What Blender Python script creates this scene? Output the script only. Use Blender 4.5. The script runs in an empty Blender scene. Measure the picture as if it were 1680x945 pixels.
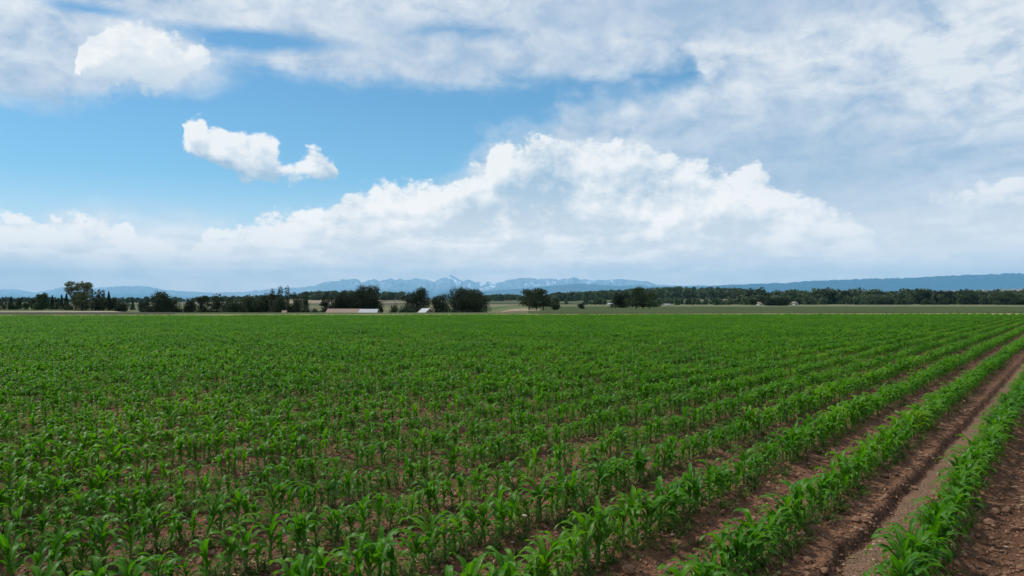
import bpy, math, random
import numpy as np
from mathutils import Vector, Matrix

# ---------------------------------------------------------------- camera
C = bpy.context.scene.collection
scene = bpy.context.scene
F = 1318.0            # focal length of the photograph in its own pixels (1680 wide)
HORIZ = 497.0         # pixel row of the true horizon
CAMZ = 1.52
HAZE = 2.3e-5          # extinction per metre of the air
PITCH = math.atan((HORIZ - 472.5) / F)
cam_d = bpy.data.cameras.new('camera')
cam = bpy.data.objects.new('camera', cam_d)
C.objects.link(cam)
cam.location = (0, 0, CAMZ)
cam.rotation_euler = (math.radians(90) + PITCH, 0, 0)
cam_d.sensor_width = 36.0
cam_d.lens = 36.0 * F / 1680.0
cam_d.clip_start = 0.05
cam_d.clip_end = 400000
scene.camera = cam
scene.render.resolution_x, scene.render.resolution_y = 1024, 576
scene.view_settings.view_transform = 'Standard'
scene.view_settings.look = 'None'
scene.view_settings.gamma = 1.0
scene.view_settings.use_curve_mapping = False
scene.view_settings.exposure = 0.22
scene.cycles.max_bounces = 6
scene.cycles.diffuse_bounces = 3
scene.cycles.glossy_bounces = 2
scene.cycles.transmission_bounces = 4
scene.cycles.volume_bounces = 1

def ray(px, py):
    v = Vector(((px - 840) / F, 1.0, (472.5 - py) / F))
    c, s = math.cos(PITCH), math.sin(PITCH)
    return Vector((v.x, v.y * c - v.z * s, v.y * s + v.z * c))
def on_ground(px, py, z=0.0):
    r = ray(px, py)
    t = (z - CAMZ) / r.z
    return Vector((0, 0, CAMZ)) + r * t
def at(px, py, d):
    """point seen at that place of the photograph, d metres ahead"""
    r = ray(px, py)
    return Vector((0, 0, CAMZ)) + r * (d / r.y)

# ---------------------------------------------------------------- sun
SUN_EL, SUN_AZ = math.radians(58), math.radians(-62)      # azimuth from the view axis, negative = left
sun_dir = Vector((math.sin(SUN_AZ) * math.cos(SUN_EL), math.cos(SUN_AZ) * math.cos(SUN_EL), math.sin(SUN_EL)))
sl = bpy.data.lights.new('sun', 'SUN')
sl.energy = 3.6
sl.angle = math.radians(6)
sl.color = (1.0, 0.95, 0.87)
sun = bpy.data.objects.new('sun', sl)
sun.rotation_euler = sun_dir.to_track_quat('Z', 'Y').to_euler()
C.objects.link(sun)

# ---------------------------------------------------------------- world: Nishita sky with clouds
class NT:
    """small helper that writes node networks"""
    def __init__(s, tree): s.t = tree
    def n(s, typ, ins=None, out=0, **props):
        nd = s.t.nodes.new(typ)
        for k, v in props.items(): setattr(nd, k, v)
        for k, v in (ins or {}).items():
            sock = nd.inputs[k]
            if isinstance(v, bpy.types.NodeSocket): s.t.links.new(v, sock)
            else: sock.default_value = v
        return nd.outputs[out]
    def m(s, op, a, b=0.0, c=0.0, clamp=False):
        return s.n('ShaderNodeMath', {0: a, 1: b, 2: c}, operation=op, use_clamp=clamp)
    def v(s, op, a, b=(0, 0, 0), c=(0, 0, 0)):
        return s.n('ShaderNodeVectorMath', {0: a, 1: b, 2: c}, operation=op)
    def length(s, a):
        return s.n('ShaderNodeVectorMath', {0: a}, out=1, operation='LENGTH')
    def mr(s, x, a, b, c=0.0, d=1.0, smooth=False):
        return s.n('ShaderNodeMapRange', {0: x, 1: a, 2: b, 3: c, 4: d}, interpolation_type='SMOOTHSTEP' if smooth else 'LINEAR')
    def mix(s, f, a, b, mode='MIX'):
        nd = s.t.nodes.new('ShaderNodeMix'); nd.data_type = 'RGBA'; nd.blend_type = mode
        for k, v in ((0, f), (6, a), (7, b)):
            if isinstance(v, bpy.types.NodeSocket): s.t.links.new(v, nd.inputs[k])
            else: nd.inputs[k].default_value = v if k == 0 else (tuple(v) + (1,))[:4]
        return nd.outputs[2]
    def noise(s, vec, scale, detail=5.0, rough=0.55, dist=0.0, dim='3D', w=0.0, color=False):
        ins = {'Vector': vec, 'Scale': scale, 'Detail': detail, 'Roughness': rough, 'Distortion': dist}
        nd_out = 1 if color else 0
        o = s.n('ShaderNodeTexNoise', ins, out=nd_out, noise_dimensions=dim)
        return o
    def ramp(s, x, stops, interp='LINEAR'):
        nd = s.t.nodes.new('ShaderNodeValToRGB'); s.t.links.new(x, nd.inputs[0])
        nd.color_ramp.interpolation = interp
        el = nd.color_ramp.elements
        while len(el) < len(stops): el.new(0.5)
        for e, (p, c) in zip(el, stops):
            e.position = p; e.color = (tuple(c) + (1,))[:4] if not isinstance(c, (int, float)) else (c, c, c, 1)
        return nd.outputs[0]

def angles(px, py):
    """photograph pixel -> azimuth and elevation, both in 1/F radians (about one pixel each)"""
    r = ray(px, py)
    return math.atan2(r.x, r.y) * F, math.atan2(r.z, math.hypot(r.x, r.y)) * F

def edge_curve(k, U, pts, base=None):
    """height (V) of a cloud edge over the azimuth, as one curve node; pts are (px, py)"""
    nd = k.t.nodes.new('ShaderNodeFloatCurve')
    cm = nd.mapping; c = cm.curves[0]
    uv = sorted(((a / 1800 + .5, min(max(b / 600 + .2, 0), 1)) for a, b in (angles(*p) for p in pts)))
    while len(c.points) < len(uv): c.points.new(.5, .5)
    for p, (a, b) in zip(c.points, uv):
        p.location = (a, b); p.handle_type = 'AUTO'
    cm.update()
    k.t.links.new(k.m('MULTIPLY_ADD', U, 1 / 1800, .5), nd.inputs[1])
    return k.m('MULTIPLY_ADD', nd.outputs[0], 600.0, -120.0)

def cloud_group(name, env_fn):
    g = bpy.data.node_groups.new(name, 'ShaderNodeTree')
    g.interface.new_socket('P', in_out='INPUT', socket_type='NodeSocketVector')
    g.interface.new_socket('Density', in_out='OUTPUT', socket_type='NodeSocketFloat')
    g.interface.new_socket('Depth', in_out='OUTPUT', socket_type='NodeSocketFloat')
    gi = g.nodes.new('NodeGroupInput'); go = g.nodes.new('NodeGroupOutput')
    k = NT(g); P = gi.outputs[0]
    a, b = env_fn(k, P)
    g.links.new(a, go.inputs[0]); g.links.new(b, go.inputs[1])
    return g

OFF = 470
T1 = [(-60, OFF), (280, OFF), (286, 216), (300, 201), (322, 195), (345, 213), (370, 222), (400, 224), (425, 223), (445, 233), (470, 262), (484, 268), (496, 255), (514, 250), (535, 258), (558, 276), (566, OFF), (1505, OFF), (1515, 312), (1560, 313), (1620, 296), (1680, 290), (1760, 300)]
B1 = [(-60, 400), (280, 225), (287, 222), (310, 246), (345, 264), (380, 285), (440, 293), (480, 296), (520, 293), (560, 288), (600, 300), (1500, 330), (1560, 336), (1620, 345), (1680, 345), (1760, 350)]
T2 = [(-60, OFF), (108, OFF), (116, 112), (130, 78), (170, 50), (215, 42), (260, 55), (310, 70), (345, 98), (352, OFF), (1760, OFF)]
B2 = [(-60, 130), (116, 124), (150, 133), (220, 136), (285, 133), (300, 124), (345, 112), (400, 116), (1760, 120)]
T3 = [(-60, 352), (0, 362), (40, 356), (90, 354), (130, 357), (150, 374), (190, 379), (205, 368), (225, 384), (280, 400), (300, 412), (330, 392), (400, 366), (480, 348), (560, 335), (590, 312), (640, 304), (700, 303), (755, 286), (775, 270), (798, 277), (806, 250), (850, 238), (900, 230), (950, 232), (1050, 238), (1100, 254), (1150, 265), (1200, 285), (1230, 272), (1260, 290), (1300, 325), (1350, 342), (1395, 352), (1425, 385), (1460, 412), (1520, 430), (1600, 432), (1760, 430)]

def warped(k, P, a1, a2):
    """the same direction pushed about a little, so that no outline follows its curve exactly"""
    w1 = k.noise(P, 0.011, 2.0, 0.5, color=True, dim='2D')
    w2 = k.noise(P, 0.040, 3.0, 0.6, color=True, dim='2D')
    q = k.v('MULTIPLY_ADD', k.v('SUBTRACT', w1, (.5, .5, .5)), a1, P)
    q = k.v('MULTIPLY_ADD', k.v('SUBTRACT', w2, (.5, .5, .5)), a2, q)
    sp = k.t.nodes.new('ShaderNodeSeparateXYZ'); k.t.links.new(q, sp.inputs[0])
    return sp.outputs[0], sp.outputs[1]
def heap_noise(k, P):
    Ps = k.v('MULTIPLY', P, (1.0, 1.3, 1.0))
    wn = k.noise(Ps, 0.05, 2.0, 0.5, color=True, dim='2D')
    Pw = k.v('MULTIPLY_ADD', wn, (16, 16, 0), Ps)
    vo = k.n('ShaderNodeTexVoronoi', {'Vector': Pw, 'Scale': 0.036, 'Detail': 2.5, 'Roughness': 0.55, 'Lacunarity': 2.3}, feature='F1', normalize=True, voronoi_dimensions='2D')
    n1 = k.noise(Ps, 0.016, 8.0, 0.62, dim='2D')
    bil = k.m('MULTIPLY_ADD', vo, -1.1, 0.44)
    return k.m('ADD', bil, k.m('MULTIPLY_ADD', n1, 2.2, -1.1))
def heap_env(k, P):
    U, V = warped(k, P, (26, 14, 0), (18, 15, 0))
    n = heap_noise(k, P)
    res = base = None
    for T, B, dk in ((T1, B1, .5), (T2, B2, .22)):
        top = k.m('MULTIPLY', k.m('SUBTRACT', edge_curve(k, U, T), V), 1 / 26)
        bot = k.m('MULTIPLY', k.m('SUBTRACT', V, edge_curve(k, U, B)), 1 / 26)
        e = k.n('ShaderNodeMath', {0: top, 1: bot, 2: 1.1}, operation='SMOOTH_MIN')
        res = e if res is None else k.m('MAXIMUM', res, e)
        b = k.m('MULTIPLY', k.mr(bot, -.3, 1.7, dk, 0.0), k.m('GREATER_THAN', e, -.8))
        base = b if base is None else k.m('MAXIMUM', base, b)
    top3 = k.m('MULTIPLY', k.m('SUBTRACT', edge_curve(k, U, T3), V), 1 / 30)
    e3 = k.m('MINIMUM', top3, k.m('MULTIPLY', k.m('SUBTRACT', V, 6.0), 1 / 30))
    e3 = k.m('ADD', k.m('MINIMUM', e3, .35), k.m('MULTIPLY', k.mr(top3, .5, 1.0), k.mr(top3, 1.3, 3.2, .6, 0)))
    e = k.n('ShaderNodeMath', {0: k.m('MAXIMUM', k.m('MAXIMUM', res, e3), -1.6), 1: 1.25, 2: .9}, operation='SMOOTH_MIN')
    base = k.m('MAXIMUM', base, k.mr(k.m('MULTIPLY_ADD', n, .9, top3), .8, 3.4, 0, .42))
    return k.m('ADD', k.m('ADD', e, n), .12), base
SB = [(-60, 175), (0, 185), (100, 188), (180, 166), (215, 134), (330, 108), (400, 114), (500, 126), (640, 139), (720, 141), (850, 135), (1000, 130), (1130, 118), (1160, 150), (1200, 300), (1240, 480), (1760, 490)]
ST = [(-60, 346), (0, 352), (200, 350), (330, 352), (400, 372), (560, 342), (660, 322), (740, 285), (800, 240), (840, 205), (895, 186), (920, 160), (1000, 150), (1120, 132), (1180, 60), (1300, -20), (1760, -60)]
def veil_env(k, P):
    U, V = warped(k, P, (150, 40, 0), (50, 20, 0))
    Ps = k.v('MULTIPLY', P, (1.0, 2.4, 1.0))
    n1 = k.noise(Ps, 0.006, 7.0, 0.55, 0.4, dim='2D')
    n2 = k.noise(Ps, 0.03, 4.0, 0.6, dim='2D')
    a = k.m('MULTIPLY', k.m('SUBTRACT', V, edge_curve(k, U, SB)), 1 / 34)
    a = k.m('MINIMUM', a, 1.3)
    b = k.m('MULTIPLY', k.m('SUBTRACT', edge_curve(k, U, ST), V), 1 / 44)
    e = k.m('MAXIMUM', a, k.m('MINIMUM', b, 1.4))
    def blob(px, py, rx, ry, wt):
        u, v = angles(px, py)
        d = k.length(k.v('MULTIPLY_ADD', P, (1 / rx, 1 / ry, 0), (-u / rx, -v / ry, 0)))
        return k.m('MULTIPLY', k.m('MAXIMUM', k.m('SUBTRACT', 1.0, d), 0), wt)
    e = k.m('MAXIMUM', e, k.m('MULTIPLY_ADD', blob(215, 92, 230, 74, 3.0), 1.0, -1.0))
    for q in ((430, 66, 190, 24, 2.4), (760, 50, 200, 26, 1.3), (140, 14, 120, 14, 1.6), (-100, 260, 200, 90, 2.0)):
        e = k.m('SUBTRACT', e, blob(*q))
    e = k.m('MAXIMUM', e, -1.6)
    back = k.mr(V, 560, 900)                       # overhead: broken cloud
    e = k.mix(back, e, (.25, .25, .25)) if False else k.m('MULTIPLY', e, k.m('MULTIPLY_ADD', back, -.8, 1.0))
    d = k.m('ADD', e, k.m('MULTIPLY_ADD', n1, 1.7, -.85))
    sh = blob(1330, 300, 560, 210, 1.25)
    sh = k.m('MAXIMUM', sh, blob(1180, 8, 560, 64, 1.3))
    sh = k.m('MAXIMUM', sh, blob(720, 80, 560, 90, .75))
    sh = k.m('MAXIMUM', sh, blob(60, 110, 420, 110, .5))
    sh = k.m('SUBTRACT', sh, blob(1600, 130, 260, 120, .8))
    sh = k.m('SUBTRACT', sh, blob(1150, 150, 300, 60, .3))
    return k.m('ADD', d, k.m('MULTIPLY_ADD', n2, .35, -.17)), sh

w = bpy.data.worlds.new('World'); scene.world = w; w.use_nodes = True
nt = w.node_tree; nt.nodes.clear(); K = NT(nt)
sky = nt.nodes.new('ShaderNodeTexSky'); sky.sky_type = 'NISHITA'; sky.sun_disc = False
sky.sun_elevation = SUN_EL; sky.sun_rotation = SUN_AZ
sky.altitude = 1600; sky.air_density = 1.0; sky.dust_density = 0.6; sky.ozone_density = 1.6
D = nt.nodes.new('ShaderNodeTexCoord').outputs['Generated']
sep = nt.nodes.new('ShaderNodeSeparateXYZ'); nt.links.new(D, sep.inputs[0])
X, Y, Z = sep.outputs
U = K.m('MULTIPLY', K.m('ARCTAN2', X, Y), F)
V = K.m('MULTIPLY', K.m('ARCSINE', Z), F)
comb = nt.nodes.new('ShaderNodeCombineXYZ'); nt.links.new(U, comb.inputs[0]); nt.links.new(V, comb.inputs[1])
P = comb.outputs[0]
def dens(g, p):
    nd = nt.nodes.new('ShaderNodeGroup'); nd.node_tree = g; nt.links.new(p, nd.inputs[0]); return nd.outputs
gc = cloud_group('heap_clouds', heap_env); gs = cloud_group('veil_clouds', veil_env)
dc0, depth = dens(gc, P); dc1 = dens(gc, K.v('ADD', P, (-7, 15, 0)))[0]
ds0, shade = dens(gs, P)
S = 10.0   # the cloud colours below are display values; the Background runs at 1/S
def col(r, g, b): return (r * S, g * S, b * S)
blue = K.mix(1.0, sky.outputs[0], (0.66, 1.03, 1.08), 'MULTIPLY')
low = K.mr(V, 40, 330, 1.0, 0.0, True)
blue = K.mix(K.m('MULTIPLY', low, 0.4), blue, col(.36, .62, .76))
# veil
a_s = K.m('MULTIPLY', K.mr(ds0, -0.5, 1.1, smooth=True), 0.93)
Vl = K.m('MULTIPLY', K.m('LOGARITHM', K.m('ADD', K.m('MAXIMUM', V, 0), 160), 2.718), 800.0)
cb = nt.nodes.new('ShaderNodeCombineXYZ'); nt.links.new(U, cb.inputs[0]); nt.links.new(Vl, cb.inputs[1])
nb = K.noise(K.v('MULTIPLY', cb.outputs[0], (1, 1.3, 1)), 0.010, 7, .60, .3, dim='2D')
nb2 = K.noise(K.v('MULTIPLY', P, (1, 1.5, 1)), 0.028, 6, .62, .2, dim='2D')
l_s = K.m('ADD', K.mr(nb, .26, .64, 0.0, 1.0), K.m('MULTIPLY_ADD', nb2, 1.1, -.55))
l_s = K.m('MULTIPLY', l_s, K.m('MULTIPLY_ADD', shade, -.62, 1.0))
l_s = K.m('MULTIPLY_ADD', shade, -.10, l_s, clamp=True)
lowv = K.mr(V, 20, 240, 1.0, 0.0, True)
c_s = K.mix(l_s, K.mix(lowv, col(.38, .48, .62), col(.66, .70, .72)), K.mix(lowv, col(.78, .79, .80), col(1.15, 1.06, 1.0)))
out = K.mix(a_s, blue, c_s)
# heaps
a_c = K.mr(dc0, -0.05, 0.45, smooth=True)
a_c = K.m('MULTIPLY', a_c, K.m('MULTIPLY', K.mr(V, 10, 150, 0.75, 0.97), K.m('MULTIPLY', K.mr(V, 300, 380, 1, .93), K.mr(U, 300, 620, 1, .62, True))))
l1 = K.mr(K.m('SUBTRACT', dc0, dc1), -.70, .80)
n3 = K.noise(P, 0.010, 4, .55, dim='2D')
l_c = K.m('ADD', K.m('MULTIPLY', l1, .9), K.m('MULTIPLY_ADD', n3, 2.0, -.74))
lowband = K.mr(V, 60, 200, 1.0, 0.0, True)
l_c = K.m('ADD', l_c, K.m('MULTIPLY', lowband, K.m('MULTIPLY_ADD', nb, 3.4, -1.60)))
l_c = K.m('MAXIMUM', K.m('SUBTRACT', l_c, depth, clamp=True), K.mr(V, 280, 360, 0.0, .55))
lowc = K.mr(V, 40, 260, 1.0, 0.0, True)
hi = K.mr(V, 300, 370, 0.0, .55)
l_c = K.m('ADD', K.m('MULTIPLY', l_c, K.m('SUBTRACT', 1.0, hi)), K.m('MULTIPLY', hi, K.m('MULTIPLY_ADD', nb2, 1.2, .18)), clamp=True)
c_c = K.mix(l_c, K.mix(lowc, col(.36, .49, .62), col(.62, .68, .70)), K.mix(lowc, col(.95, .92, .88), col(1.30, 1.16, 1.02)))
out = K.mix(a_c, out, c_c)
# haze towards the horizon, and the unseen lower half
hz = K.mr(V, 0, 210, 0.66, 0.0, True)
out = K.mix(hz, out, col(1.42, 1.20, 1.04))
out = K.mix(K.mr(Z, -0.02, 0.0), col(.10, .12, .08), out)
bg = nt.nodes.new('ShaderNodeBackground'); nt.links.new(out, bg.inputs[0]); bg.inputs[1].default_value = 1 / S
wo = nt.nodes.new('ShaderNodeOutputWorld'); nt.links.new(bg.outputs[0], wo.inputs[0])
w.cycles.sampling_method = 'MANUAL'; w.cycles.sample_map_resolution = 512

# ---------------------------------------------------------------- helpers
rng = np.random.default_rng(7)
random.seed(7)

def hash2(ix, iy, seed):
    h = (ix.astype(np.int64) * 374761393 + iy.astype(np.int64) * 668265263 + seed * 974711) & 0x7fffffff
    h = ((h ^ (h >> 13)) * 1274126177) & 0x7fffffff
    return ((h ^ (h >> 16)) & 0xffff) / 65535.0
def vnoise(x, y, seed=0):
    xf, yf = np.floor(x), np.floor(y)
    u, v = x - xf, y - yf
    u, v = u * u * (3 - 2 * u), v * v * (3 - 2 * v)
    a, b = hash2(xf, yf, seed), hash2(xf + 1, yf, seed)
    c, d = hash2(xf, yf + 1, seed), hash2(xf + 1, yf + 1, seed)
    return (a * (1 - u) + b * u) * (1 - v) + (c * (1 - u) + d * u) * v
def fbm(x, y, octaves=4, seed=0, gain=0.5):
    r = np.zeros_like(np.asarray(x, float)); amp = 1.0; tot = 0
    for o in range(octaves):
        r = r + amp * vnoise(x * 2.0 ** o + 17.3 * o, y * 2.0 ** o - 9.1 * o, seed + o); tot += amp; amp *= gain
    return r / tot
def sstep(a, b, x):
    t = np.clip((x - a) / (b - a), 0, 1)
    return t * t * (3 - 2 * t)

def mesh_np(name, verts, faces, uvs=None, cols=None, smooth=False):
    """faces: (n,4) or (n,3) int array"""
    me = bpy.data.meshes.new(name)
    verts = np.asarray(verts, np.float32); faces = np.asarray(faces, np.int32)
    n, k = faces.shape
    me.vertices.add(len(verts)); me.vertices.foreach_set('co', verts.ravel())
    me.loops.add(n * k); me.loops.foreach_set('vertex_index', faces.ravel())
    me.polygons.add(n); me.polygons.foreach_set('loop_start', np.arange(0, n * k, k, dtype=np.int32))
    me.polygons.foreach_set('loop_total', np.full(n, k, np.int32))
    if smooth: me.polygons.foreach_set('use_smooth', np.ones(n, bool))
    if uvs is not None:
        l = me.uv_layers.new(name='UVMap'); l.data.foreach_set('uv', np.asarray(uvs, np.float32)[faces.ravel()].ravel())
    if cols is not None:
        a = me.color_attributes.new('albedo', 'FLOAT_COLOR', 'POINT')
        c4 = np.ones((len(verts), 4), np.float32); c4[:, :3] = cols; a.data.foreach_set('color', c4.ravel())
    me.update(calc_edges=True)
    return me
def obj(name, me, mat=None, parent=None, **props):
    o = bpy.data.objects.new(name, me); C.objects.link(o)
    if mat and not me.materials: me.materials.append(mat)
    if parent: o.parent = parent
    for k, v in props.items(): o[k] = v
    return o
def empty(name, loc, rz=0.0, **props):
    o = bpy.data.objects.new(name, None); C.objects.link(o)
    o.location = loc; o.rotation_euler = (0, 0, rz); o.empty_display_size = .2
    for k, v in props.items(): o[k] = v
    return o
def material(name, rough=0.8, spec=0.3):
    m = bpy.data.materials.new(name); m.use_nodes = True
    b = m.node_tree.nodes['Principled BSDF']
    b.inputs['Roughness'].default_value = rough
    b.inputs['Specular IOR Level'].default_value = spec
    return m, NT(m.node_tree), b
def link(k, a, b): k.t.links.new(a, b)
def objco(k): return k.n('ShaderNodeTexCoord', out=3)
def bump(k, b, h, strength, dist):
    o = k.n('ShaderNodeBump', {'Height': h, 'Strength': strength, 'Distance': dist}); link(k, o, b.inputs['Normal'])

# ---------------------------------------------------------------- materials
def mat_ground():
    m, k, b = material('soil', .95, .15)
    at_ = k.n('ShaderNodeAttribute', attribute_name='albedo')
    g = k.n('ShaderNodeNewGeometry')
    n1 = k.noise(g, 28, 6, .65); n2 = k.noise(g, 3.0, 4, .6); n3 = k.noise(g, .12, 5, .6)
    f = k.m('MULTIPLY', k.mr(n1, .25, .75, .55, 1.45), k.mr(n2, .3, .7, .8, 1.2))
    f = k.m('MULTIPLY', f, k.mr(n3, .3, .7, .85, 1.15))
    sc = k.v('SCALE', at_); nd = sc.node; link(k, f, nd.inputs['Scale'])
    vo = k.n('ShaderNodeTexVoronoi', {'Vector': g, 'Scale': 34.0}, out=1)
    sp = k.n('ShaderNodeSeparateColor', {0: vo})
    c = k.mix(k.m('MULTIPLY', k.m('GREATER_THAN', sp, .988), k.n('ShaderNodeAttribute', attribute_name='stony', out=2)), sc, (.36, .27, .19))
    link(k, c, b.inputs['Base Color'])
    h = k.m('ADD', n1, k.m('MULTIPLY', k.n('ShaderNodeTexVoronoi', {'Vector': g, 'Scale': 45.0, 'Detail': 2.0}), -.8))
    bump(k, b, h, 1.0, .035)
    return m
def mat_leaf():
    m, k, b = material('corn_leaf', .45, .17)
    uv = k.n('ShaderNodeUVMap')
    sp = k.t.nodes.new('ShaderNodeSeparateXYZ'); link(k, uv, sp.inputs[0])
    rnd = k.n('ShaderNodeObjectInfo', out=5)
    g = k.n('ShaderNodeNewGeometry')
    patch = k.noise(g, .35, 3, .6); fine = k.noise(g, 60, 2, .5)
    t = k.m('ADD', k.m('MULTIPLY', rnd, .45), k.mr(patch, .35, .65, 0, .55), clamp=True)
    c = k.ramp(t, [(0, (.026, .112, .004)), (.5, (.046, .160, .002)), (.85, (.080, .205, .002)), (1, (.13, .23, .008))])
    mid = k.mr(k.m('ABSOLUTE', k.m('SUBTRACT', sp.outputs[0], .5)), .03, .09, .75, 0)
    c = k.mix(mid, c, (.12, .23, .06))
    stripe = k.m('SINE', k.m('MULTIPLY', sp.outputs[0], 70.0))
    f = k.m('ADD', k.mr(fine, .3, .7, .85, 1.15), k.m('MULTIPLY', stripe, .07))
    sc = k.v('SCALE', c); link(k, f, sc.node.inputs['Scale'])
    tip = k.m('MULTIPLY', k.mr(sp.outputs[1], .86, 1.0, 0, 1), k.mr(k.m('FRACT', k.m('MULTIPLY', rnd, 7.3)), .6, 1, 0, .8))
    c = k.mix(tip, sc, (.20, .19, .05))
    link(k, c, b.inputs['Base Color'])
    tr = k.t.nodes.new('ShaderNodeBsdfTranslucent')
    c2 = k.mix(1.0, c, (1.7, 1.9, .5), 'MULTIPLY'); link(k, c2, tr.inputs[0])
    mx = k.t.nodes.new('ShaderNodeMixShader'); mx.inputs[0].default_value = .38
    link(k, b.outputs[0], mx.inputs[1]); link(k, tr.outputs[0], mx.inputs[2])
    link(k, mx.outputs[0], k.t.nodes['Material Output'].inputs[0])
    return m
def mat_foliage(name, dark, light, trans=.15, rr=(.8, 1.2)):
    m, k, b = material(name, .75, .2)
    g = k.n('ShaderNodeNewGeometry'); rnd = k.n('ShaderNodeObjectInfo', out=5)
    n = k.noise(g, 1.1, 4, .65)
    c = k.mix(k.mr(n, .35, .68), dark, light)
    v = k.v('SCALE', c); link(k, k.mr(rnd, 0, 1, *rr), v.node.inputs['Scale'])
    link(k, v, b.inputs['Base Color'])
    tr = k.t.nodes.new('ShaderNodeBsdfTranslucent'); link(k, v, tr.inputs[0])
    mx = k.t.nodes.new('ShaderNodeMixShader'); mx.inputs[0].default_value = trans
    link(k, b.outputs[0], mx.inputs[1]); link(k, tr.outputs[0], mx.inputs[2])
    link(k, mx.outputs[0], k.t.nodes['Material Output'].inputs[0])
    return m
def mat_plain(name, c1, c2, scale=3.0, rough=.8, bumpd=0.0, stretch=(1, 1, 1), spec=.3):
    m, k, b = material(name, rough, spec)
    co = k.v('MULTIPLY', objco(k), stretch)
    n = k.noise(co, scale, 5, .62)
    link(k, k.mix(k.mr(n, .3, .7), c1, c2), b.inputs['Base Color'])
    if bumpd: bump(k, b, n, .8, bumpd)
    return m
def mat_vertex(name, scale, amount=.35, rough=.95):
    m, k, b = material(name, rough, .1)
    a = k.n('ShaderNodeAttribute', attribute_name='albedo'); g = k.n('ShaderNodeNewGeometry')
    n = k.noise(g, scale, 6, .65)
    v = k.v('SCALE', a); link(k, k.mr(n, .3, .7, 1 - amount, 1 + amount), v.node.inputs['Scale'])
    link(k, v, b.inputs['Base Color'])
    return m
M = dict(
    ground=mat_ground(), leaf=mat_leaf(),
    stalk=mat_plain('corn_stalk', (.07, .15, .03), (.13, .22, .05), 30, .5),
    clod=mat_plain('clod', (.14, .070, .042), (.29, .165, .105), 40, .95, .004),
    pebble=mat_plain('pebble', (.28, .20, .14), (.5, .42, .33), 20, .8, .002),
    weed=mat_foliage('weed', (.05, .12, .02), (.12, .19, .03), .3),
    straw=mat_plain('straw', (.3, .22, .11), (.48, .38, .22), 20, .8),
    dark_leaf=mat_foliage('dark_leaves', (.013, .028, .013), (.042, .062, .024)),
    mid_leaf=mat_foliage('mid_leaves', (.022, .045, .017), (.055, .085, .030)),
    olive_leaf=mat_foliage('olive_leaves', (.05, .07, .03), (.11, .13, .055)),
    conifer=mat_foliage('needles', (.010, .026, .015), (.028, .05, .026), .05),
    far_leaf=mat_foliage('far_leaves', (.03, .055, .026), (.085, .12, .055), rr=(.6, 1.7)),
    bark=mat_plain('bark', (.07, .055, .04), (.16, .13, .10), 6, .9, .02, (1, 1, .2)),
    pale_bark=mat_plain('pale_bark', (.18, .16, .12), (.34, .30, .24), 6, .9, .02, (1, 1, .2)),
    tan_roof=mat_plain('tan_roof', (.15, .11, .078), (.24, .18, .135), 2.5, .8, .01),
    white_roof=mat_plain('white_metal_roof', (.24, .26, .29), (.36, .38, .40), 2.0, .5, 0, (1, 8, 1)),
    wall=mat_plain('painted_wall', (.50, .46, .40), (.62, .58, .52), 2.0, .85),
    white_wall=mat_plain('white_wall', (.45, .45, .43), (.58, .58, .56), 2.0, .8),
    brown_wall=mat_plain('brown_wall', (.17, .11, .075), (.26, .18, .12), 2.0, .85),
    glass=mat_plain('window_glass', (.02, .025, .03), (.04, .05, .06), 2, .08, 0, (1, 1, 1), .5),
    door=mat_plain('door_paint', (.13, .07, .05), (.18, .10, .07), 3, .6),
    trim=mat_plain('trim', (.7, .7, .68), (.8, .8, .78), 3, .6),
)

# ---------------------------------------------------------------- rows, terrain
SP = 0.76
ANG = math.atan2((1765 - 840) / F, 1.0)
rdir = np.array([math.sin(ANG), math.cos(ANG)])       # along the rows
pdir = np.array([math.cos(ANG), -math.sin(ANG)])      # to the right across the rows
P0 = on_ground(1500, 945); P0 = np.array([P0.x, P0.y])
def row_t(x, y): return (x - P0[0]) * pdir[0] + (y - P0[1]) * pdir[1]     # 0 on the row just right of the wheel furrow
def field_end(x): return 91.0 + 0.12 * x
def in_field(x, y): return y < field_end(x) + 0.6

def crest_interp(pts, s):
    """pts (px, py) -> rise above the horizon in px at slope s = x / y"""
    xs = np.array([(p[0] - 840) / F for p in pts]); ys = np.array([HORIZ - p[1] for p in pts])
    return np.interp(s, xs, ys)
HILLS = [(-400, 492), (0, 494), (230, 495), (420, 492), (500, 489), (560, 487), (620, 489), (655, 488), (780, 492), (860, 491), (930, 490), (1000, 486), (1060, 484), (1120, 481), (1215, 482), (1230, 490), (1300, 489), (1480, 489), (1600, 490), (1700, 490), (2100, 489)]
def land_z(x, y):
    d = np.maximum(y, 1.0); s = x / d
    drop = -4.2 * sstep(-.50, -.44, s) * (1 - sstep(-.06, .01, s)) - .75 * (1 - sstep(-.50, -.44, s)) - .35 * sstep(-.06, .01, s)
    z = drop * sstep(126, 215, y) * (1 - sstep(420, 800, y))
    z = z + 0.25 * (fbm(x / 40, y / 40, 3, 5) - .5) * sstep(120, 200, y)
    hp = crest_interp(HILLS, s)
    dd = np.hypot(x, y)
    far = sstep(750, 1900, y) * (1 - .9 * sstep(2000, 3200, y))
    z = z + hp / F * 1900 * far * (.82 + .3 * fbm(x / 260, y / 260, 4, 11))
    z = z - .0 * dd
    return z
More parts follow.
